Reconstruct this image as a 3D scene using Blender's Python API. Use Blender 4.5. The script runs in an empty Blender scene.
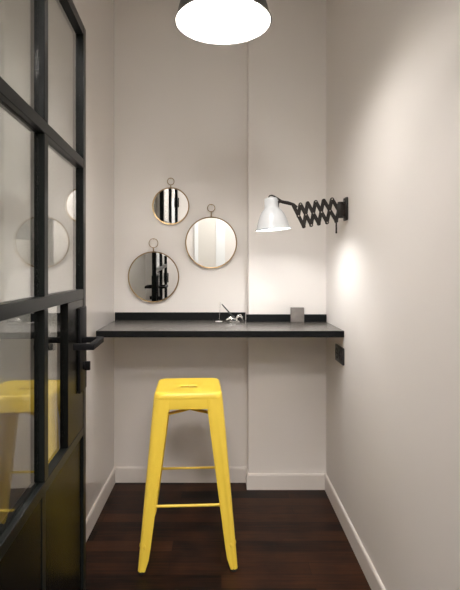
import bpy, bmesh, math, random
from mathutils import Vector, Matrix
random.seed(4)
PI = math.pi
scene = bpy.context.scene
COL = scene.collection

# ------------------------------------------------------------------ materials
def principled(name, color, rough=0.5, metal=0.0, spec=0.5, coat=0.0, coat_rough=0.05, emit=None, estr=0.0):
    m = bpy.data.materials.new(name); m.use_nodes = True
    b = m.node_tree.nodes['Principled BSDF']
    b.inputs['Base Color'].default_value = (*color, 1)
    b.inputs['Roughness'].default_value = rough
    b.inputs['Metallic'].default_value = metal
    b.inputs['Specular IOR Level'].default_value = spec
    b.inputs['Coat Weight'].default_value = coat
    b.inputs['Coat Roughness'].default_value = coat_rough
    if emit:
        b.inputs['Emission Color'].default_value = (*emit, 1)
        b.inputs['Emission Strength'].default_value = estr
    return m

def noisy(m, scale=8.0, amt=0.06, bump=0.0, bscale=60.0, rough_amt=0.0, stretch=(1, 1, 1)):
    """slight procedural mottling of colour, fine bump"""
    nt = m.node_tree; N = nt.nodes; L = nt.links
    b = N['Principled BSDF']
    base = b.inputs['Base Color'].default_value[:3]
    tc = N.new('ShaderNodeTexCoord'); mp = N.new('ShaderNodeMapping')
    mp.inputs['Scale'].default_value = stretch
    L.new(tc.outputs['Object'], mp.inputs['Vector'])
    n = N.new('ShaderNodeTexNoise'); n.inputs['Scale'].default_value = scale; n.inputs['Detail'].default_value = 4
    L.new(mp.outputs['Vector'], n.inputs['Vector'])
    mix = N.new('ShaderNodeMix'); mix.data_type = 'RGBA'
    mix.inputs['A'].default_value = (*[c * (1 - amt) for c in base], 1)
    mix.inputs['B'].default_value = (*[min(1, c * (1 + amt)) for c in base], 1)
    L.new(n.outputs['Fac'], mix.inputs['Factor'])
    L.new(mix.outputs['Result'], b.inputs['Base Color'])
    if bump:
        n2 = N.new('ShaderNodeTexNoise'); n2.inputs['Scale'].default_value = bscale; n2.inputs['Detail'].default_value = 3
        L.new(tc.outputs['Object'], n2.inputs['Vector'])
        bp = N.new('ShaderNodeBump'); bp.inputs['Strength'].default_value = bump; bp.inputs['Distance'].default_value = 0.002
        L.new(n2.outputs['Fac'], bp.inputs['Height']); L.new(bp.outputs['Normal'], b.inputs['Normal'])
    return m

WALLC = (0.80, 0.765, 0.735)
M_wall = noisy(principled('wall_paint', WALLC, 0.62, spec=0.35), 3, 0.012, 0.10, 160)
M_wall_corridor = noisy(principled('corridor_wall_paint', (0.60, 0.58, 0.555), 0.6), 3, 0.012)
M_wall_left = noisy(principled('glossy_wall_paint', WALLC, 0.5, spec=0.3, coat=0.9, coat_rough=0.03), 3, 0.012)
M_greydoor = noisy(principled('pale_grey_door_paint', (0.54, 0.53, 0.50), 0.5), 6, 0.02)
M_greyframe = noisy(principled('cool_white_frame_paint', (0.66, 0.69, 0.70), 0.5), 6, 0.02)
M_ceil = noisy(principled('ceiling_paint', (0.72, 0.68, 0.62), 0.8), 3, 0.01)
M_base = noisy(principled('baseboard_paint', (0.77, 0.725, 0.685), 0.45), 5, 0.01)
M_black = noisy(principled('black_steel', (0.010, 0.012, 0.0115), 0.28, spec=0.09), 20, 0.15, 0.04, 200)
M_blackgloss = noisy(principled('black_sheet_steel', (0.006, 0.0065, 0.006), 0.26, spec=0.10), 14, 0.2, 0.05, 30)
M_handle = noisy(principled('matt_black_fitting', (0.007, 0.007, 0.008), 0.5, spec=0.12), 20, 0.1)
M_desk = noisy(principled('dark_desk_laminate', (0.105, 0.096, 0.087), 0.26, spec=1.0), 30, 0.25, 0.12, 300)
M_deskedge = noisy(principled('black_edge_band', (0.009, 0.010, 0.011), 0.5, spec=0.1), 30, 0.1)
M_yellow = noisy(principled('yellow_enamel', (0.92, 0.67, 0.078), 0.33, spec=0.5), 12, 0.03, 0.03, 40)
M_rubber = noisy(principled('black_rubber', (0.012, 0.012, 0.012), 0.7), 20, 0.1)
M_brass = noisy(principled('aged_brass', (0.36, 0.25, 0.13), 0.30, metal=1.0), 40, 0.12)
M_mirror = principled('silvered_mirror', (0.80, 0.81, 0.80), 0.015, metal=1.0)
M_backing = noisy(principled('mirror_backing', (0.05, 0.04, 0.03), 0.7), 20, 0.1)
M_iron = noisy(principled('dark_bronze_iron', (0.012, 0.008, 0.006), 0.40, spec=0.35), 60, 0.4, 0.15, 200)
M_rivet = noisy(principled('worn_steel_rivet', (0.55, 0.50, 0.44), 0.3, metal=1.0), 60, 0.2)
M_enamel = noisy(principled('white_enamel', (0.60, 0.62, 0.64), 0.25), 15, 0.01)
M_shade_out = noisy(principled('dark_grey_enamel', (0.045, 0.045, 0.045), 0.35), 15, 0.1)
M_shade_in = noisy(principled('white_enamel_inside', (0.90, 0.88, 0.84), 0.4), 15, 0.01)
M_bulb = principled('lit_bulb', (1, 1, 1), 0.4, emit=(1.0, 0.965, 0.93), estr=34.0)
M_diff = principled('lit_frosted_diffuser', (1, 1, 1), 0.4, emit=(1.0, 0.965, 0.93), estr=35.0)
M_bulb2 = principled('lit_small_bulb', (1, 1, 1), 0.4, emit=(1.0, 0.98, 0.955), estr=215.0)
M_lip = noisy(principled('grey_enamel_rim', (0.22, 0.21, 0.20), 0.35), 15, 0.05)
M_cord = noisy(principled('black_cord', (0.015, 0.015, 0.015), 0.7), 60, 0.1)
M_concrete = noisy(principled('concrete', (0.20, 0.18, 0.165), 0.85), 40, 0.25, 0.5, 90)
M_silver = noisy(principled('polished_silver', (0.75, 0.74, 0.72), 0.18, metal=1.0), 30, 0.05)
M_pen = noisy(principled('dark_pen_metal', (0.04, 0.045, 0.05), 0.28, metal=0.4), 30, 0.1)
M_socket = noisy(principled('black_plastic', (0.010, 0.010, 0.010), 0.35), 30, 0.1)
M_socket_in = noisy(principled('black_plastic_recess', (0.02, 0.02, 0.02), 0.5), 30, 0.1)
M_white = noisy(principled('white_acrylic', (0.80, 0.79, 0.76), 0.3), 30, 0.02)
M_panel = principled('added_fill_glow', (1, 1, 1), 0.5, emit=(1.0, 0.935, 0.885), estr=46.0)  # glow of the added fill panels in the unseen corridor

def glass_mat(name, tint=(0.97, 0.985, 0.975), r0=0.04, gain=1.0):
    m = bpy.data.materials.new(name); m.use_nodes = True
    nt = m.node_tree; N = nt.nodes; L = nt.links
    for n in list(N): N.remove(n)
    out = N.new('ShaderNodeOutputMaterial'); mix = N.new('ShaderNodeMixShader')
    tr = N.new('ShaderNodeBsdfTransparent'); tr.inputs['Color'].default_value = (*tint, 1)
    gl = N.new('ShaderNodeBsdfGlossy'); gl.inputs['Roughness'].default_value = 0.0
    lw = N.new('ShaderNodeLayerWeight'); lw.inputs['Blend'].default_value = 0.5
    pw = N.new('ShaderNodeMath'); pw.operation = 'POWER'; pw.inputs[1].default_value = 5.0
    mu = N.new('ShaderNodeMath'); mu.operation = 'MULTIPLY_ADD'; mu.use_clamp = True
    mu.inputs[1].default_value = (1 - r0) * gain; mu.inputs[2].default_value = r0
    L.new(lw.outputs['Facing'], pw.inputs[0]); L.new(pw.outputs[0], mu.inputs[0])
    L.new(mu.outputs[0], mix.inputs['Fac']); L.new(tr.outputs[0], mix.inputs[1]); L.new(gl.outputs[0], mix.inputs[2])
    L.new(mix.outputs[0], out.inputs['Surface'])
    return m
M_glass = glass_mat('door_glass', gain=1.7, r0=0.06)
M_glass2 = glass_mat('partition_glass')

def wood_floor():
    m = principled('dark_wood_floor', (0.03, 0.015, 0.01), 0.38, spec=0.14)
    nt = m.node_tree; N = nt.nodes; L = nt.links; b = N['Principled BSDF']
    tc = N.new('ShaderNodeTexCoord')
    br = N.new('ShaderNodeTexBrick')
    br.offset = 0.37; br.offset_frequency = 2; br.squash = 1.0
    br.inputs['Scale'].default_value = 1.0
    br.inputs['Brick Width'].default_value = 0.62
    br.inputs['Row Height'].default_value = 0.086
    br.inputs['Mortar Size'].default_value = 0.0011
    br.inputs['Mortar Smooth'].default_value = 0.3
    br.inputs['Color1'].default_value = (0.0, 0.0, 0.0, 1)
    br.inputs['Color2'].default_value = (1.0, 1.0, 1.0, 1)
    br.inputs['Mortar'].default_value = (0.5, 0.5, 0.5, 1)
    L.new(tc.outputs['Object'], br.inputs['Vector'])
    mp = N.new('ShaderNodeMapping'); mp.inputs['Scale'].default_value = (2.0, 34.0, 1.0)
    L.new(tc.outputs['Object'], mp.inputs['Vector'])
    gr = N.new('ShaderNodeTexNoise'); gr.inputs['Scale'].default_value = 2.2; gr.inputs['Detail'].default_value = 6; gr.inputs['Roughness'].default_value = 0.6
    L.new(mp.outputs['Vector'], gr.inputs['Vector'])
    pn = N.new('ShaderNodeTexNoise'); pn.inputs['Scale'].default_value = 7.0; pn.inputs['Detail'].default_value = 2
    L.new(tc.outputs['Object'], pn.inputs['Vector'])
    r1 = N.new('ShaderNodeValToRGB')
    r1.color_ramp.elements[0].position = 0.42; r1.color_ramp.elements[0].color = (0.0022, 0.0015, 0.0014, 1)
    r1.color_ramp.elements[1].position = 0.80; r1.color_ramp.elements[1].color = (0.062, 0.022, 0.0095, 1)
    ad = N.new('ShaderNodeMath'); ad.operation = 'MULTIPLY_ADD'; ad.inputs[1].default_value = 0.30
    L.new(br.outputs['Color'], ad.inputs[0])
    m2 = N.new('ShaderNodeMath'); m2.operation = 'MULTIPLY_ADD'; m2.inputs[1].default_value = 0.55
    L.new(gr.outputs['Fac'], m2.inputs[0])
    m3 = N.new('ShaderNodeMath'); m3.operation = 'MULTIPLY'; m3.inputs[1].default_value = 0.30
    L.new(pn.outputs['Fac'], m3.inputs[0]); L.new(m3.outputs[0], m2.inputs[2])
    L.new(m2.outputs[0], ad.inputs[2]); L.new(ad.outputs[0], r1.inputs['Fac'])
    mx = N.new('ShaderNodeMix'); mx.data_type = 'RGBA'
    mx.inputs['B'].default_value = (0.006, 0.003, 0.002, 1)
    L.new(br.outputs['Fac'], mx.inputs['Factor']); L.new(r1.outputs['Color'], mx.inputs['A'])
    L.new(mx.outputs['Result'], b.inputs['Base Color'])
    rr = N.new('ShaderNodeMapRange'); rr.inputs['To Min'].default_value = 0.30; rr.inputs['To Max'].default_value = 0.5
    L.new(gr.outputs['Fac'], rr.inputs['Value']); L.new(rr.outputs['Result'], b.inputs['Roughness'])
    bp = N.new('ShaderNodeBump'); bp.inputs['Strength'].default_value = 0.12; bp.inputs['Distance'].default_value = 0.002
    L.new(gr.outputs['Fac'], bp.inputs['Height']); L.new(bp.outputs['Normal'], b.inputs['Normal'])
    return m
M_floor = wood_floor()

# ------------------------------------------------------------------ mesh helpers
def add_box(bm, x0, x1, y0, y1, z0, z1, bev=0.0, seg=2, M=None):
    r = bmesh.ops.create_cube(bm, size=1.0)
    vs = r['verts']
    for v in vs:
        v.co = Vector((x0 + (v.co.x + .5) * (x1 - x0), y0 + (v.co.y + .5) * (y1 - y0), z0 + (v.co.z + .5) * (z1 - z0)))
    if M is not None:
        for v in vs: v.co = M @ v.co
    if bev > 0:
        es = list({e for v in vs for e in v.link_edges})
        bmesh.ops.bevel(bm, geom=es, offset=bev, segments=seg, profile=0.5, affect='EDGES')

def add_prism(bm, pts, axis, a0, a1, bev=0.0):
    """extrude a 2-D outline; axis 'y': pts are (x,z) ; 'z': (x,y) ; 'x': (y,z)"""
    def P(p, a):
        return {'y': (p[0], a, p[1]), 'z': (p[0], p[1], a), 'x': (a, p[0], p[1])}[axis]
    A = [bm.verts.new(P(p, a0)) for p in pts]; B = [bm.verts.new(P(p, a1)) for p in pts]
    n = len(pts); fs = [bm.faces.new(A), bm.faces.new(B)]
    for i in range(n):
        fs.append(bm.faces.new((A[i], A[(i + 1) % n], B[(i + 1) % n], B[i])))
    if bev > 0:
        es = list({e for f in fs[:2] for e in f.edges})
        bmesh.ops.bevel(bm, geom=es, offset=bev, segments=2, profile=0.5, affect='EDGES')

def rings_to_faces(bm, rings, closed=True, caps=(False, False)):
    for a, b in zip(rings[:-1], rings[1:]):
        n = len(a)
        for i in range(n if closed else n - 1):
            j = (i + 1) % n
            bm.faces.new((a[i], a[j], b[j], b[i]))
    if caps[0]: bm.faces.new(rings[0])
    if caps[1]: bm.faces.new(rings[-1])

def add_lathe(bm, prof, seg=48, M=None, caps=(False, False)):
    """prof: list of (r, z) about local Z"""
    rings = []
    for r, z in prof:
        ring = []
        for k in range(seg):
            a = 2 * PI * k / seg
            v = Vector((r * math.cos(a), r * math.sin(a), z))
            ring.append(bm.verts.new(M @ v if M is not None else v))
        rings.append(ring)
    rings_to_faces(bm, rings, True, caps)

def add_tube(bm, pts, rad, seg=10, cap=True, flat=None):
    """round (or flattened) bar along points; rad a number or list"""
    pts = [Vector(p) for p in pts]; rings = []
    n = len(pts); prev = None
    for i, p in enumerate(pts):
        t = (pts[min(i + 1, n - 1)] - pts[max(i - 1, 0)]).normalized()
        if prev is None:
            up = Vector((0, 0, 1)) if abs(t.z) < 0.9 else Vector((0, 1, 0))
            u = t.cross(up).normalized()
        else:
            u = (prev - t * prev.dot(t)).normalized()
        prev = u; w = t.cross(u).normalized()
        r = rad[i] if isinstance(rad, (list, tuple)) else rad
        ru = rw = r
        if isinstance(r, tuple): ru, rw = r
        rings.append([bm.verts.new(p + u * ru * math.cos(2 * PI * k / seg) + w * rw * math.sin(2 * PI * k / seg)) for k in range(seg)])
    rings_to_faces(bm, rings, True, (cap, cap))

def add_torus(bm, R, r, M, segR=64, segr=10, sq=1.0):
    rings = []
    for i in range(segR):
        a = 2 * PI * i / segR
        rings.append([bm.verts.new(M @ Vector(((R + r * math.cos(b)) * math.cos(a), (R + r * math.cos(b)) * math.sin(a), r * sq * math.sin(b))))
                      for b in [2 * PI * k / segr for k in range(segr)]])
    rings_to_faces(bm, rings + [rings[0]], True)

def add_ball(bm, c, r, seg=16, sc=(1, 1, 1)):
    q = bmesh.ops.create_uvsphere(bm, u_segments=seg, v_segments=max(6, seg // 2), radius=r)
    for v in q['verts']:
        v.co = Vector((v.co.x * sc[0], v.co.y * sc[1], v.co.z * sc[2])) + Vector(c)

def obj(name, bm, mat, parent=None, smooth=True, angle=35):
    bmesh.ops.recalc_face_normals(bm, faces=bm.faces[:])
    me = bpy.data.meshes.new(name); bm.to_mesh(me); bm.free()
    me.materials.append(mat)
    if smooth:
        for p in me.polygons: p.use_smooth = True
        try: me.set_sharp_from_angle(angle=math.radians(angle))
        except Exception: pass
    o = bpy.data.objects.new(name, me); COL.objects.link(o)
    if parent is not None: o.parent = parent
    return o

def thing(name, label, cat, loc=(0, 0, 0), rotz=0.0, group=None):
    o = bpy.data.objects.new(name, None); COL.objects.link(o)
    o.empty_display_size = 0.1
    o.location = loc; o.rotation_euler = (0, 0, rotz)
    o['label'] = label; o['category'] = cat
    if group: o['group'] = group
    return o
def struct(name, bm, mat, label=None, **k):
    o = obj(name, bm, mat, **k); o['kind'] = 'structure'
    if label: o['label'] = label
    return o
def solid(o, t, off=-1):
    md = o.modifiers.new('thickness', 'SOLIDIFY'); md.thickness = t; md.offset = off
    es = o.modifiers.new('crisp_edges', 'EDGE_SPLIT'); es.split_angle = math.radians(45)
    return o

# ------------------------------------------------------------------ dimensions (metres; camera stands at x=0,y=0)
XL, XR = -0.660, 0.628        # booth side walls
YB, YP = 2.962, 2.866         # back wall, face of the pier on its right part
XP = 0.164                    # left edge of the pier
CZ = 3.12                     # ceiling
YF = 0.80                     # doorway plane (partition)
HX0, HX1, HY0 = -1.9, 1.9, -2.6   # corridor outside

bm = bmesh.new(); add_box(bm, HX0 - .1, HX1 + .1, HY0 - .1, YB + .1, -0.06, 0.0)
struct('floor', bm, M_floor, smooth=False)
bm = bmesh.new(); add_box(bm, HX0 - .1, HX1 + .1, HY0 - .1, YB + .1, CZ, CZ + 0.06)
struct('ceiling', bm, M_ceil, smooth=False)
bm = bmesh.new()
add_prism(bm, [(XL - .1, YB), (XP, YB), (XP, YP), (XR + .1, YP), (XR + .1, YB + .1), (XL - .1, YB + .1)], 'z', 0, CZ)
struct('wall_back', bm, M_wall, smooth=False)
bm = bmesh.new(); add_box(bm, XL - .1, XL, YF - .06, YB, 0, CZ)
struct('wall_left', bm, M_wall_left, smooth=False)
bm = bmesh.new(); add_box(bm, XR, XR + .1, YF - .06, YP, 0, CZ)
struct('wall_right', bm, M_wall, smooth=False)
bm = bmesh.new(); add_box(bm, HX0 - .1, HX1 + .1, HY0 - .1, HY0, 0, CZ)
struct('wall_corridor', bm, M_wall_corridor, smooth=False)
bm = bmesh.new(); add_box(bm, HX0 - .1, HX0, HY0, YF, 0, CZ)
struct('wall_corridor_left', bm, M_wall_corridor, smooth=False)
bm = bmesh.new(); add_box(bm, HX1, HX1 + .1, HY0, YF, 0, CZ)
struct('wall_corridor_right', bm, M_wall_corridor, smooth=False)
bm = bmesh.new(); add_box(bm, HX0, XL - .1, YF - .1, YF, 0, CZ)
struct('wall_front_left', bm, M_wall, smooth=False)
bm = bmesh.new(); add_box(bm, XR + .1, HX1, YF - .1, YF, 0, CZ)
struct('wall_front_right', bm, M_wall, smooth=False)

# baseboards with a small top ogee
BH, BT = 0.0945, 0.011
def base_profile():   # (offset from wall, z)
    return [(0, 0), (BT, 0), (BT, BH - .010), (BT * .75, BH - .003), (BT * .35, BH), (0, BH)]
bm = bmesh.new(); add_prism(bm, [(XL + a, z) for a, z in base_profile()], 'y', YF + .0, YB)
struct('baseboard_left', bm, M_base, smooth=False)
bm = bmesh.new(); add_prism(bm, [(XR - a, z) for a, z in base_profile()], 'y', YF + .0, YP)
struct('baseboard_right', bm, M_base, smooth=False)
bm = bmesh.new()
add_prism(bm, [(YB - a, z) for a, z in base_profile()], 'x', XL + BT, XP - BT)
add_prism(bm, [(XP - a, z) for a, z in base_profile()], 'y', YP - BT, YB)
add_prism(bm, [(YP - a, z) for a, z in base_profile()], 'x', XP, XR - BT)
struct('baseboard_back', bm, M_base, smooth=False)

# ------------------------------------------------------------------ black steel partition around the doorway (seen in the mirrors)
def bar(bm, x0, x1, z0, z1, y0=YF - .05, y1=YF - .005): add_box(bm, x0, x1, y0, y1, z0, z1, 0.002, 1)
DX0, DX1 = -0.435, 0.478
bm = bmesh.new()
bar(bm, DX0 - .045, DX0, 0, CZ); bar(bm, DX1, DX1 + .045, 0, CZ); bar(bm, XR - .035, XR, 0, CZ)
for z in (2.18, CZ - .04):
    bar(bm, DX0, DX1, z, z + .04); bar(bm, DX1 + .045, XR - .035, z, z + .04)
for a, b in ((DX1 + .045, XR - .035),):
    bar(bm, a, b, 0, .04); bar(bm, a, b, .735, .765); bar(bm, a, b, 1.21, 1.243); bar(bm, a, b, 1.672, 1.702)
wb = bmesh.new(); add_box(wb, XL, DX0 - .045, YF - .06, YF, 0, CZ)
struct('wall_beside_door', wb, M_wall, smooth=False)
fr = struct('trim_1', bm, M_black, label='black steel frame of the doorway partition', smooth=False)
bm = bmesh.new()
for a, b in ((DX1 + .045, XR - .035),):
    add_box(bm, a, b, YF - .032, YF - .026, .04, .735)
obj('lower_panel', bm, M_blackgloss, fr, smooth=False)
bm = bmesh.new()
for a, b in ((DX1 + .045, XR - .035),):
    for z0, z1 in ((.765, 1.21), (1.243, 1.672), (1.702, 2.18), (2.22, CZ - .04)):
        add_box(bm, a, b, YF - .032, YF - .026, z0, z1)
add_box(bm, DX0, DX1, YF - .032, YF - .026, 2.22, CZ - .04)
obj('glass_pane', bm, M_glass2, fr, smooth=False)

# pale cupboard door in the corridor behind the camera (seen in the large right mirror)
d2 = bpy.data.objects.new('door_2', None); COL.objects.link(d2); d2.location = (0, HY0, 0)
d2['kind'] = 'structure'; d2['label'] = 'pale grey corridor door with a white frame'
bm = bmesh.new(); add_box(bm, -.11, .20, 0, .02, .01, 2.3, .002, 1); obj('door_leaf', bm, M_greydoor, d2, smooth=False)
bm = bmesh.new(); add_box(bm, .20, .36, 0, .035, 0, 2.4, .003, 1); add_box(bm, -.18, -.11, 0, .035, 0, 2.4, .003, 1); add_box(bm, -.11, .20, 0, .035, 2.3, 2.4, .003, 1)
obj('door_frame', bm, M_greyframe, d2, smooth=False)
# ------------------------------------------------------------------ the open steel and glass door
SL = 0.058
DH = 0.82                                   # distance of the hinge edge
WD = (1.72 - DH) * math.sqrt(1 + SL * SL)
door = bpy.data.objects.new('door_1', None); COL.objects.link(door)
door['kind'] = 'structure'; door['label'] = 'black steel framed glass door standing open beside the left wall'
door.location = (-0.384 - SL * DH, DH, 0); door.rotation_euler = (0, 0, math.atan2(1, -SL))
T = 0.036
U = lambda d: (d - DH) * math.sqrt(1 + SL * SL)
Z0, ZT = 0.008, 2.173
zr = [(0.735, 0.765), (1.213, 1.246), (1.670, 1.703)]
us, um0, um1 = U(1.68), U(1.240), U(1.273)
def dbar(bm, u0, u1, z0, z1, y0=0.0, y1=T, b=0.0015): add_box(bm, u0, u1, y0, y1, z0, z1, b, 1)
bm = bmesh.new()
dbar(bm, 0, .04, Z0, ZT); dbar(bm, us, WD, Z0, ZT)
obj('stile', bm, M_black, door, smooth=False)
bm = bmesh.new(); dbar(bm, .04, us, ZT - .036, ZT); dbar(bm, .04, us, Z0, Z0 + .05)
obj('end_rail', bm, M_black, door, smooth=False)
for z0, z1 in zr:
    bm = bmesh.new(); dbar(bm, .04, us, z0, z1)
    obj('glazing_rail', bm, M_black, door, smooth=False)
bm = bmesh.new()
zz = [Z0 + .05] + [v for p in zr for v in p] + [ZT - .036]
for k in range(0, len(zz), 2):
    dbar(bm, um0, um1, zz[k], zz[k + 1], (0.0 if k else 0.006), (T if k else T - .006))
obj('mullion', bm, M_black, door, smooth=False)
# lower sheet panels
for a, b in ((.04, um0), (um1, us)):
    bm = bmesh.new(); add_box(bm, a, b, .008, T - .008, Z0 + .05, zr[0][0])
    obj('lower_panel', bm, M_blackgloss, door, smooth=False)
# glass
lockd0 = U(1.478)
for z0, z1 in ((zr[0][1], zr[1][0]), (zr[1][1], zr[2][0]), (zr[2][1], ZT - .036)):
    for a, b in ((.04, um0), (um1, us if z0 > 1.0 else lockd0)):
        bm = bmesh.new(); add_box(bm, a, b, .0135, .0195, z0, z1)
        obj('glass_pane', bm, M_glass, door, smooth=False)
# solid lock panel below the middle rail
bm = bmesh.new(); dbar(bm, lockd0, us, zr[0][1], zr[1][0], 0.001, T - .001)
lock_panel = obj('lock_panel', bm, M_blackgloss, door, smooth=False)
lock_panel['label'] = 'solid black steel panel behind the handle'
# long escutcheon plates, lever handles, thumb turn and key cylinder
ua, ub = U(1.585), U(1.695)
for side in (0, 1):
    S = 1 if side == 0 else -1
    y = lambda v: (-v if side == 0 else T + v)
    bm = bmesh.new(); add_box(bm, ua + .015, ub, min(y(0), y(.008)), max(y(0), y(.008)), 0.90, 1.185, .002, 2)
    pl = obj('handle_plate', bm, M_handle, door)
    bm = bmesh.new()
    un, ue = U(1.640), U(1.475)
    zc = 1.076; h = .0095
    pts = [(un, 0.0), (un, .078), (ue, .078), (ue, .014), (ue + .019, .014), (ue + .019, .060), (un - .019, .060), (un - .019, 0.0)]
    vA = [bm.verts.new((p[0], y(p[1]), zc - h)) for p in pts]; vB = [bm.verts.new((p[0], y(p[1]), zc + h)) for p in pts]
    n = len(pts)
    quads = [(0, 1, 6, 7), (1, 2, 5, 6), (2, 3, 4, 5)]
    for q in quads:
        bm.faces.new([vA[i] for i in q]); bm.faces.new([vB[i] for i in q])
    for i in range(n): bm.faces.new((vA[i], vA[(i + 1) % n], vB[(i + 1) % n], vB[i]))
    bmesh.ops.recalc_face_normals(bm, faces=bm.faces[:])
    bmesh.ops.bevel(bm, geom=[e for e in bm.edges if not all(len(f.verts) == 4 and abs(f.normal.z) > .9 for f in e.link_faces)], offset=.002, segments=2, profile=.5, affect='EDGES')
    obj('lever_handle', bm, M_handle, door)
    bm = bmesh.new()
    R = Matrix.Translation((U(1.645), y(0.0), .985)) @ Matrix.Rotation(PI / 2 * S, 4, 'X')
    add_lathe(bm, [(.014, 0), (.014, .013), (.012, .015), (.006, .016)], 24, R, (True, True))
    add_box(bm, U(1.645) - .006, U(1.645) + .006, min(y(.012), y(.031)), max(y(.012), y(.031)), .970, 1.000, .002, 2)
    obj('lock_cylinder', bm, M_handle, door)
# hinges
for z in (.25, 1.1, 1.95):
    bm = bmesh.new()
    add_lathe(bm, [(.005, z - .05), (.006, z - .048), (.006, z + .048), (.005, z + .05)], 16, Matrix.Translation((-.004, -.006, 0)), (True, True))
    obj('hinge', bm, M_handle, door)

# ------------------------------------------------------------------ desk
ZD = 1.0
YD = 2.447
desk = thing('wall_desk', 'long black wall-mounted desk top with low upstand spanning the booth', 'desk', (0, YB, 0))
def dk(y): return y - YB
bm = bmesh.new()
add_prism(bm, [(-.637, dk(YD)), (XR, dk(YD)), (XR, dk(YP)), (XP, dk(YP)), (XP, dk(YB)), (-.652, dk(YB))], 'z', ZD - .0345, ZD, .0015)
obj('worktop', bm, M_desk, desk, smooth=False)
bm = bmesh.new()
add_box(bm, -.6375, XR, dk(YD) - .0015, dk(YD), ZD - .0335, ZD - .001, .0005, 1)
obj('front_edge_band', bm, M_deskedge, desk, smooth=False)
bm = bmesh.new()
add_box(bm, -.652, XP - .014, dk(YB) - .016, dk(YB), ZD, ZD + .047, .001, 1)
obj('upstand', bm, M_deskedge, desk, smooth=False)
bm = bmesh.new()
add_box(bm, XP - .014, XR, dk(YP) - .014, dk(YP), ZD, ZD + .044, .001, 1)
obj('upstand', bm, M_deskedge, desk, smooth=False)

# ------------------------------------------------------------------ bar stool
stool = thing('bar_stool', 'yellow metal bar stool with four splayed legs below the black desk', 'stool', (-.154, 2.288, 0), math.radians(3.0))
ZS = 0.762
def rrect(hx, hy, r, n=64, cx=0, cy=0):
    """n points on a rounded rectangle, evenly in angle index"""
    pts = []; per = n // 4
    for q, (sx, sy) in enumerate(((1, 1), (-1, 1), (-1, -1), (1, -1))):
        for k in range(per):
            a = PI / 2 * q + (PI / 2) * (k + .5) / per
            # half of the samples on the arc, the rest along the straights
            t = (k + .5) / per
            if t < .25:
                f = t / .25; p0 = [(hx, 0), (0, hy), (-hx, 0), (0, -hy)][q]
                p1 = [(hx, hy - r), (-(hx - r), hy), (-hx, -(hy - r)), (hx - r, -hy)][q]
                p = (p0[0] + (p1[0] - p0[0]) * f, p0[1] + (p1[1] - p0[1]) * f)
            elif t > .75:
                f = (t - .75) / .25
                p0 = [(hx - r, hy), (-hx, hy - r), (-(hx - r), -hy), (hx, -(hy - r))][q]
                p1 = [(0, hy), (-hx, 0), (0, -hy), (hx, 0)][q]
                p = (p0[0] + (p1[0] - p0[0]) * f, p0[1] + (p1[1] - p0[1]) * f)
            else:
                f = (t - .25) / .5
                c = (sx * (hx - r), sy * (hy - r)); a = PI / 2 * q + f * PI / 2
                p = (c[0] + r * math.cos(a), c[1] + r * math.sin(a))
            pts.append((cx + p[0], cy + p[1]))
    return pts
bm = bmesh.new()
prof = [  # (hx, hy, r, z)
    (.0420, .0150, .0140, ZS - .0085), (.0430, .0160, .0150, ZS - .0062), (.048, .0205, .018, ZS - .0045),
    (.085, .075, .03, ZS - .0048), (.115, .112, .035, ZS - .0042), (.132, .132, .038, ZS - .0020), (.139, .139, .038, ZS), (.146, .146, .038, ZS - .0008),
    (.1500, .1500, .038, ZS - .0045), (.1522, .1522, .037, ZS - .011), (.1533, .1533, .036, ZS - .018), (.1541, .1541, .035, ZS - .0240), (.1534, .1534, .034, ZS - .0255), (.1537, .1537, .033, ZS - .029),
    (.1570, .1570, .032, ZS - .067), (.1567, .1567, .032, ZS - .0695), (.1540, .1540, .030, ZS - .0695)]
rings = [[bm.verts.new((x, y, z)) for x, y in rrect(hx, hy, r)] for hx, hy, r, z in prof]
rings_to_faces(bm, rings)
st = obj('seat', bm, M_yellow, stool, angle=60); solid(st, .0014, 0)
ZTOP = ZS - .0265
def lerp(a, b, t): return a + (b - a) * t
def leg_bm(sx, sy):
    """pressed sheet leg: a tapering L with a rolled corner, in plan around the outer corner"""
    bm = bmesh.new(); rings = []
    N = 16
    for i in range(N + 1):
        t = i / N; z = lerp(ZTOP, .012, t)
        h = lerp(.1542, .2160, t ** .97)
        w = lerp(.073, .041, t ** 1.15)
        if t > .93: w *= 1 - .25 * ((t - .93) / .07)
        rc = lerp(.032, .016, t)
        pts = []
        # inner lip of front face -> front face -> rounded corner -> side face -> inner lip
        lip = .007
        pts.append((h - w + .001, h - lip)); pts.append((h - w, h - .002)); pts.append((h - w + .003, h))
        rib = .0020 * max(0, min(1, 2.5 * (t - .06)))
        pts.append((h - w * .72, h)); pts.append((h - w * .62, h - rib)); pts.append((h - rc - .004 * 0 - .001, h - rib * .3))
        for k in range(7):
            a = PI / 2 - (PI / 2) * k / 6
            pts.append((h - rc + rc * math.cos(a), h - rc + rc * math.sin(a)))
        pts.append((h - rib * .3, h - rc - .001)); pts.append((h - rib, h - w * .62)); pts.append((h, h - w * .72))
        pts.append((h, h - w + .003)); pts.append((h - .002, h - w)); pts.append((h - lip, h - w + .001))
        rings.append([bm.verts.new((sx * x, sy * y, z)) for x, y in pts])
    rings_to_faces(bm, rings, closed=False)
    # pressed dimple low on each face
    t = 0.86; z = lerp(ZTOP, .012, t); h = lerp(.1542, .2160, t ** .97); w = lerp(.073, .041, t ** 1.15)
    add_ball(bm, (sx * (h - w * .45), sy * (h - .0005), z), .006, 12, (1, .5, 1.6))
    add_ball(bm, (sx * (h - .0005), sy * (h - w * .45), z), .006, 12, (.5, 1, 1.6))
    return bm
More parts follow.
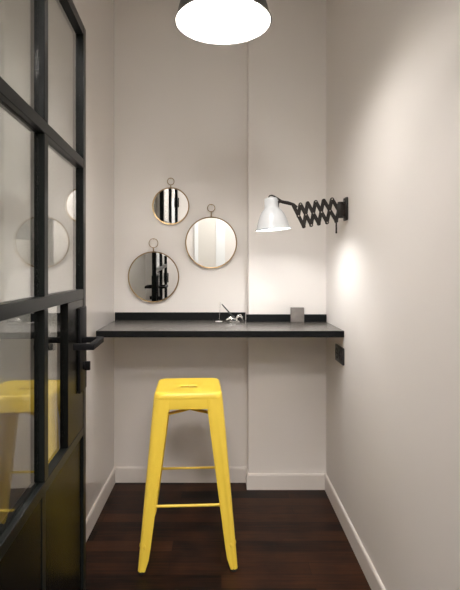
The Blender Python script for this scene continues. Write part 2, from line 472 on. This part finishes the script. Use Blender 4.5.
for sx in (-1, 1):
    for sy in (-1, 1):
        lg = obj('leg', leg_bm(sx, sy), M_yellow, stool, angle=50); solid(lg, .0016, 0)
        bm = bmesh.new()
        c = .2160 - .0165
        add_lathe(bm, [(.015, 0), (.017, .002), (.0165, .013), (.013, .018)], 20, Matrix.Translation((sx * c, sy * c, 0)), (True, True))
        obj('rubber_foot', bm, M_rubber, lg)
# foot rails, crimped flat at the ends
def hz(z):
    t = (ZTOP - z) / (ZTOP - .012); return lerp(.1542, .2160, t ** 1.03)
def rail(p0, p1):
    bm = bmesh.new(); p0 = Vector(p0); p1 = Vector(p1); pts = []; rad = []
    for t, r in ((0, (.003, .010)), (.06, (.003, .010)), (.10, (.0058, .0064)), (.5, (.006, .006)), (.90, (.0058, .0064)), (.94, (.003, .010)), (1, (.003, .010))):
        pts.append(p0.lerp(p1, t)); rad.append(r)
    add_tube(bm, pts, rad, 14)
    for t in (.03, .97):
        add_ball(bm, p0.lerp(p1, t), .006, 10)
    return bm
za, zb = .278, .291
ha, hb = hz(za) - .012, hz(zb) - .012
for s in (-1, 1):
    zf = za if s < 0 else zb
    hf = hz(zf) - .012
    obj('foot_rail', rail((-hf + .018, s * (hf + .002), zf), (hf - .018, s * (hf + .002), zf)), M_yellow, stool)
    obj('foot_rail', rail((s * (hb + .002), -hb + .018, zb + .06), (s * (hb + .002), hb - .018, zb + .06)), M_yellow, stool)
# crossed arched brace under the seat
for s in (-1, 1):
    bm = bmesh.new(); pts = []
    for k in range(13):
        f = -1 + 2 * k / 12
        zc = ZS - .110 + .012 * abs(f) ** 2
        pts.append((f * .146, s * f * .146, zc + (.0 if s > 0 else .0035)))
    rings = []
    d = Vector((1, s, 0)).normalized(); q = Vector((-d.y, d.x, 0))
    for p in pts:
        p = Vector(p)
        rings.append([bm.verts.new(p + q * a + Vector((0, 0, b))) for a, b in ((-.012, -.005), (-.010, 0), (.010, 0), (.012, -.005))])
    rings_to_faces(bm, rings, closed=False)
    b = obj('cross_brace', bm, M_yellow, stool); solid(b, .002, 0)

# ------------------------------------------------------------------ mirrors on the back wall
def mirror(px, py, rpx, rypx, rrpx, label, rot, tilt=math.radians(0.8)):
    s = 480 / 2.94
    x = (px - 221) / s; z = 1.32 + (268 - py) / s; R = rpx / s
    # hangs from one nail, so it may stand a touch askew of the wall
    t = thing('round_mirror', label, 'mirror', (x, YB - .013 - abs(math.sin(rot)) * R - math.sin(tilt) * R, z), rot, 'round brass-rimmed mirrors on the back wall')
    t.rotation_euler = (tilt, 0, rot)
    A = Matrix.Rotation(PI / 2, 4, 'X')
    bm = bmesh.new(); add_lathe(bm, [(R - .002, -.0050), (R - .002, -.001)], 72, A, (True, True))
    obj('mirror_backing', bm, M_backing, t)
    bm = bmesh.new(); add_lathe(bm, [(R - .003, -.001), (R - .003, .0035), (R - .006, .0045)], 96, A, (True, True))
    obj('mirror_glass', bm, M_mirror, t, smooth=False)
    bm = bmesh.new(); add_lathe(bm, [(R - .0045, .0058), (R + .0005, .0066), (R + .0016, .004), (R + .0016, -.006), (R - .004, -.006), (R - .004, .0058), (R - .0045, .0058)], 96, A)
    obj('rim', bm, M_brass, t)
    rr = rrpx / s; zc = (py - rypx) / s
    bm = bmesh.new(); add_torus(bm, rr - .002, .0022, Matrix.Translation((0, 0, zc)) @ A, 48, 8)
    obj('hanging_ring', bm, M_brass, t)
    bm = bmesh.new(); add_tube(bm, [(0, -.001, R - .001), (0, -.001, zc - rr + .002)], .0028, 10)
    add_ball(bm, (0, -.001, R + .0035), .0042, 12)
    obj('ring_stem', bm, M_brass, t)
    # the nail it hangs from
    bm = bmesh.new(); d = .013 + (abs(math.sin(rot)) + math.sin(tilt)) * R + math.sin(tilt) * zc
    add_tube(bm, [(0, -.004, zc + rr - .0065), (0, d * .98, zc + rr - .0065)], .0016, 8)
    n = obj('hanging_nail', bm, M_brass, t)
    return t
mirror(170.7, 205.9, 18.4, 181.3, 3.7, 'smallest round brass-rimmed mirror, hanging topmost on the back wall', math.radians(0.3))
mirror(211.2, 242.6, 25.7, 208.0, 4.0, 'large round mirror nearest the wall pier, showing only pale wall', math.radians(1.5))
mirror(153.6, 276.9, 25.3, 243.2, 4.8, 'lowest large round mirror, above the left end of the desk', math.radians(1.8), math.radians(1.6))

# ------------------------------------------------------------------ scissor wall lamp
YL = 2.39; SS = 480 / YL
def W(px, py, y=YL): return Vector(((px - 221) / SS, y, 1.32 + (268 - py) / SS))
base = W(346, 209)
lamp = thing('scissor_wall_lamp', 'white enamel shade lamp on dark accordion arm fixed to right wall', 'lamp', (XR, YL, base.z))
O = lamp.location.copy()
def loc(v): return v - O
bm = bmesh.new()
add_box(bm, XR - .014, XR - .001, YL - .028, YL + .028, W(0, 220.5).z, W(0, 197.6).z, .004, 2, Matrix.Translation(-O))
for zz_ in (199.8, 218.3):
    add_ball(bm, loc(Vector((XR - .014, YL - .012, W(0, zz_).z))), .0045, 10)
obj('wall_plate', bm, M_iron, lamp)
bm = bmesh.new()
add_box(bm, XR - .052, XR - .012, YL - .013, YL + .013, W(0, 216.5).z, W(0, 203.5).z, .005, 2, Matrix.Translation(-O))
for py in (203.4, 216.6):
    M_ = Matrix.Translation(loc(W(340.5, py))) ; add_lathe(bm, [(.013, -.007), (.015, -.004), (.015, .004), (.013, .007)], 20, M_, (True, True))
add_tube(bm, [loc(W(344.0, 202)), loc(W(344.0, 218))], .006, 12)
obj('swivel_bracket', bm, M_iron, lamp)
TP = [(293.2, 205.6), (300.3, 204.4), (307.6, 203.1), (315.6, 201.8), (323.6, 200.5), (331.9, 199.3)]
BP = [None, (303.7, 226.6), (311.2, 225.2), (318.8, 223.9), (327.0, 222.6), (336.2, 221.2)]
def flatbar(bm, a, b, dy, w=.0088, t=.0022, ends=True):
    a = loc(a) + Vector((0, dy, 0)); b = loc(b) + Vector((0, dy, 0))
    d = (b - a).normalized(); n = Vector((-d.z, 0, d.x)); pts = []
    for k in range(9):
        an = PI / 2 + PI * k / 8; pts.append(a + d * math.cos(an) * w + n * math.sin(an) * w)
    for k in range(9):
        an = -PI / 2 + PI * k / 8; pts.append(b + d * math.cos(an) * w + n * math.sin(an) * w)
    A = [bm.verts.new(p + Vector((0, -t, 0))) for p in pts]; B = [bm.verts.new(p + Vector((0, t, 0))) for p in pts]
    bm.faces.new(A); bm.faces.new(B)
    for i in range(len(pts)): bm.faces.new((A[i], A[(i + 1) % len(pts)], B[(i + 1) % len(pts)], B[i]))
def sbar(p, q, dy):
    bm = bmesh.new(); flatbar(bm, W(*p), W(*q), dy); obj('scissor_bar', bm, M_iron, lamp)
for i in range(0, 5):
    sbar(TP[i], BP[i + 1], -.0045)
    if i > 0: sbar(BP[i], TP[i + 1], .0045)
sbar((298.4, 216.0), TP[1], .0045)
sbar(TP[5], (340.2, 213.5), -.0045)
sbar(BP[5], (339.5, 208.0), .0045)
mids = [(298.4, 216.0)]
for i in range(1, 5):
    mids.append(((TP[i][0] + BP[i + 1][0] + BP[i][0] + TP[i + 1][0]) / 4, (TP[i][1] + BP[i + 1][1] + BP[i][1] + TP[i + 1][1]) / 4))
for p in mids + [TP[1], TP[3], TP[5], BP[2], BP[4]]:
    bm = bmesh.new(); add_ball(bm, loc(W(*p)) + Vector((0, -.0075, 0)), .0038, 10, (1, .7, 1))
    rv = obj('rivet', bm, M_rivet, lamp); rv['label'] = 'bare steel rivet'
bm = bmesh.new(); add_tube(bm, [loc(W(336.3, 220)), loc(W(336.3, 232.5))], [.0042, .0042], 10); add_ball(bm, loc(W(336.3, 232.5)), .0050, 10)
obj('adjusting_pin', bm, M_iron, lamp)
# shade carrier
bm = bmesh.new()
def arm(pts, r): add_tube(bm, [loc(W(*p)) for p in pts], r, 12)
arm([(297.0, 207.5), (293.5, 204.6), (288, 203.0), (283, 202.0), (278.5, 200.6)], [(.006, .007), (.007, .008), (.007, .009), (.007, .0085), (.006, .007)])
arm([(281.5, 201.0), (277.5, 198.3), (274.2, 196.2), (271.8, 195.3), (269.6, 195.8), (268.4, 197.4), (268.6, 199.2)], [.0052, .0045, .0040, .0038, .0036, .0034, .0034])
arm([(278.6, 200.5), (278.6, 207.6)], [.0030, .0024])
add_ball(bm, loc(W(278.6, 202.2)), .0072, 12)
obj('shade_arm', bm, M_iron, lamp)
# enamel shade (open below)
tilt = math.radians(4.6)
top = loc(W(270.8, 198.4))
MS = Matrix.Translation(top) @ Matrix.Rotation(-tilt, 4, 'Y')
bm = bmesh.new()
pr = [(.0, .004), (.016, .0035), (.026, .001), (.0315, -.004), (.0325, -.010), (.0325, -.040), (.0335, -.048), (.040, -.056), (.050, -.067), (.060, -.084), (.068, -.103), (.0745, -.124), (.0795, -.143), (.0835, -.151), (.0885, -.155)]
add_lathe(bm, [(max(r, .0005), z) for r, z in pr], 64, MS)
sh = obj('shade', bm, M_enamel, lamp, angle=60); solid(sh, .0016, 1)
bm = bmesh.new(); add_torus(bm, .0885, .0018, MS @ Matrix.Translation((0, 0, -.1555)), 64, 8)
obj('rim_trim', bm, M_shade_out, sh)
bm = bmesh.new(); add_lathe(bm, [(.014, -.004), (.016, -.010), (.016, -.045), (.012, -.05)], 20, MS, (True, True))
obj('bulb_socket', bm, M_cord, sh)
bm = bmesh.new(); add_lathe(bm, [(.010, -.048), (.013, -.070), (.021, -.092), (.0255, -.112), (.0235, -.128), (.014, -.139), (.001, -.143)], 24, MS, (True, True))
obj('bulb', bm, M_bulb2, sh)

# ------------------------------------------------------------------ pendant lamp
PY = 1.75; PZ = 1.32 + .512 * PY
pend = thing('pendant_lamp', 'dark grey dome pendant lamp with glowing white inside, hanging above the stool', 'lamp', (.008, PY, PZ))
bm = bmesh.new()
pr = [(.174, .0), (.1735, .004), (.170, .010), (.163, .040), (.152, .078), (.136, .112), (.112, .145), (.083, .170), (.060, .184), (.050, .195), (.046, .215), (.040, .232), (.025, .242), (.012, .246)]
add_lathe(bm, pr, 72)
ps = obj('shade', bm, M_shade_out, pend, angle=60)
bm = bmesh.new()
add_lathe(bm, [(.1725, .001), (.1685, .010), (.1615, .040), (.1505, .077), (.1345, .110), (.1105, .143), (.082, .167), (.058, .181), (.02, .186), (.001, .186)], 72)
obj('shade_lining', bm, M_shade_in, ps, angle=60)
bm = bmesh.new(); add_torus(bm, .1735, .0028, Matrix.Identity(4), 72, 10)
obj('rim_lip', bm, M_lip, ps)
bm = bmesh.new(); add_lathe(bm, [(.018, .186), (.021, .180), (.021, .150), (.017, .146)], 24, None, (True, True))
obj('bulb_socket', bm, M_enamel, ps)
bm = bmesh.new(); add_lathe(bm, [(.014, .148), (.018, .138), (.030, .115), (.036, .104), (.034, .096), (.022, .088), (.001, .086)], 32, None, (True, True))
obj('bulb', bm, M_bulb, ps)
bm = bmesh.new(); add_lathe(bm, [(.1440, .0820), (.1440, .0795), (.138, .0780), (.10, .0765), (.001, .0760)], 72, None, (True, True))
obj('frosted_diffuser', bm, M_diff, ps)
bm = bmesh.new(); add_tube(bm, [(0, 0, .24), (0, 0, CZ - PZ - .02)], .0035, 10)
obj('cord', bm, M_cord, pend)
bm = bmesh.new(); add_lathe(bm, [(.05, CZ - PZ), (.05, CZ - PZ - .02), (.04, CZ - PZ - .03), (.006, CZ - PZ - .034)], 32, None, (True, True))
obj('ceiling_canopy', bm, M_shade_out, pend)

# ------------------------------------------------------------------ double wall socket under the desk
so = thing('wall_socket', 'black double wall socket on right wall just below the desk', 'socket', (XR, 2.52, .867))
bm = bmesh.new(); add_box(bm, -.010, 0, -.081, .081, -.043, .043, .002, 2)
obj('cover_frame', bm, M_socket, so)
for s in (-1, 1):
    bm = bmesh.new(); c = s * .0385
    A = Matrix.Translation((-.010, c, 0)) @ Matrix.Rotation(-PI / 2, 4, 'Y')
    add_lathe(bm, [(.029, -.001), (.029, .0022), (.0265, .0026), (.022, .0022), (.021, -.0005), (.001, -.0006)], 32, A, (True, True))
    ins = obj('socket_insert', bm, M_socket_in, so)
    bm = bmesh.new()
    for q in (-1, 1): add_ball(bm, (-.0105, c + q * .0095, 0), .0028, 10)
    obj('contact_hole', bm, M_rubber, ins)

# ------------------------------------------------------------------ small things on the desk
# concrete block
s_ = 480 / 2.80
cb = bmesh.new()
w2 = .0390
pts = [(-w2, 0), (w2, 0), (w2, .088), (-w2, .088)]
add_box(cb, -w2, w2, -.012, .012, 0, .0865, .0022, 2)
o = obj('concrete_block', cb, M_concrete)
o.location = ((298.3 - 221) / s_, 2.838, ZD)
o['label'] = 'small grey concrete block against the desk upstand'; o['category'] = 'desk ornament'
# silver pen holder
ph = thing('pen_holder', 'small polished silver pen holder at the back of the desk', 'pen holder', ((234.5 - 221) * 2.84 / 480, 2.84, ZD))
bm = bmesh.new()
rings = [[bm.verts.new((x, y, z)) for x, y in rrect(hx, hy, r, 32)] for hx, hy, r, z in ((.030, .018, .010, 0), (.032, .020, .012, .003), (.032, .020, .012, .007), (.026, .014, .009, .009))]
rings_to_faces(bm, rings, True, (True, True))
obj('base', bm, M_silver, ph)
bm = bmesh.new()
for p in ([(-.044, -.008, .014), (-.030, -.010, .020), (-.010, -.010, .0215), (.004, -.008, .018)],
          [(-.044, .006, .016), (-.028, .008, .026), (-.008, .010, .027), (.006, .008, .018)]):
    add_tube(bm, p, [.003, .005, .005, .004], 10)
add_ball(bm, (-.044, -.001, .014), .0065, 12, (1, 1.6, .8))
obj('side_loop', bm, M_silver, ph)
bm = bmesh.new()
add_tube(bm, [(.002, 0, .006), (-.002, 0, .018), (-.010, 0, .033)], [.009, .010, .0085], 14)
obj('pen_tube', bm, M_pen, ph)
bm = bmesh.new()
for p in ([(.004, 0, .008), (.018, -.004, .028), (.034, -.006, .034), (.046, -.004, .024), (.050, 0, .008)],
          [(.004, .006, .010), (.020, .008, .038), (.036, .010, .042), (.048, .008, .026)]):
    add_tube(bm, p, [.004, .0045, .0045, .004, .003][:len(p)], 10)
add_ball(bm, (.014, -.022, .010), .006, 12, (.7, 1, 1.8))
obj('wing_loop', bm, M_silver, ph)
pn = bmesh.new()
a = Vector((-.010, 0, .033)); b = Vector((-.076, 0, .108))
d = (b - a).normalized(); a = a - d * .018
add_tube(pn, [a, a + d * .02, a.lerp(b, .8), b - d * .006, b], [.0022, .0040, .0038, .0030, .0014], 12)
o = obj('pen', pn, M_pen); o.location = ph.location
o['label'] = 'dark slim pen leaning left out of the silver holder'; o['category'] = 'pen'
# clear wire memo stand
ms = thing('memo_stand', 'thin clear memo stand with small white foot left of the pen', 'memo holder', ((218.8 - 221) * 2.87 / 480, 2.87, ZD))
bm = bmesh.new(); add_lathe(bm, [(.020, 0), (.022, .0006), (.022, .0014), (.020, .002)], 32, None, (True, True))
obj('foot', bm, M_white, ms)
bm = bmesh.new(); add_tube(bm, [(.002, 0, .003), (.005, 0, .05), (.009, 0, .118)], .0014, 8)
obj('wire', bm, M_silver, ms)

# ------------------------------------------------------------------ unseen fill panels added on the corridor ceiling to brighten the booth
def fill_panel(x, y, label):
    t = thing('corridor_fill_panel', label, 'added fill panel', (x, y, CZ), 0, 'added corridor fill panels')
    bm = bmesh.new(); add_box(bm, -.32, .32, -.32, .32, -.03, 0, .004, 2); obj('frame', bm, M_white, t)
    bm = bmesh.new(); add_box(bm, -.29, .29, -.29, .29, -.034, -.0305); obj('diffuser', bm, M_panel, t, smooth=False)
fill_panel(-.2, -.6, 'unseen square fill panel added on the corridor ceiling nearest the booth doorway')
fill_panel(.6, -1.7, 'unseen square fill panel added on the corridor ceiling further from the booth')

# ------------------------------------------------------------------ world, camera, view
w = bpy.data.worlds.new('World'); scene.world = w; w.use_nodes = True
w.node_tree.nodes['Background'].inputs['Color'].default_value = (0.5, 0.46, 0.42, 1)
w.node_tree.nodes['Background'].inputs['Strength'].default_value = 0.3
cam = bpy.data.cameras.new('camera'); co = bpy.data.objects.new('camera', cam); COL.objects.link(co)
co.location = (0, 0, 1.32); co.rotation_euler = (PI / 2, 0, 0)
cam.sensor_fit = 'VERTICAL'; cam.sensor_height = 36; cam.sensor_width = 36
cam.lens = 480 / 590 * 36
cam.shift_x = 9 / 590; cam.shift_y = -27 / 590
cam.clip_start = 0.02
scene.camera = co
vs = scene.view_settings
vs.view_transform = 'Standard'; vs.look = 'None'; vs.gamma = 1.0; vs.use_curve_mapping = False
vs.exposure = 0.5
scene.cycles.max_bounces = 12; scene.cycles.diffuse_bounces = 8; scene.cycles.glossy_bounces = 6; scene.cycles.transparent_max_bounces = 16
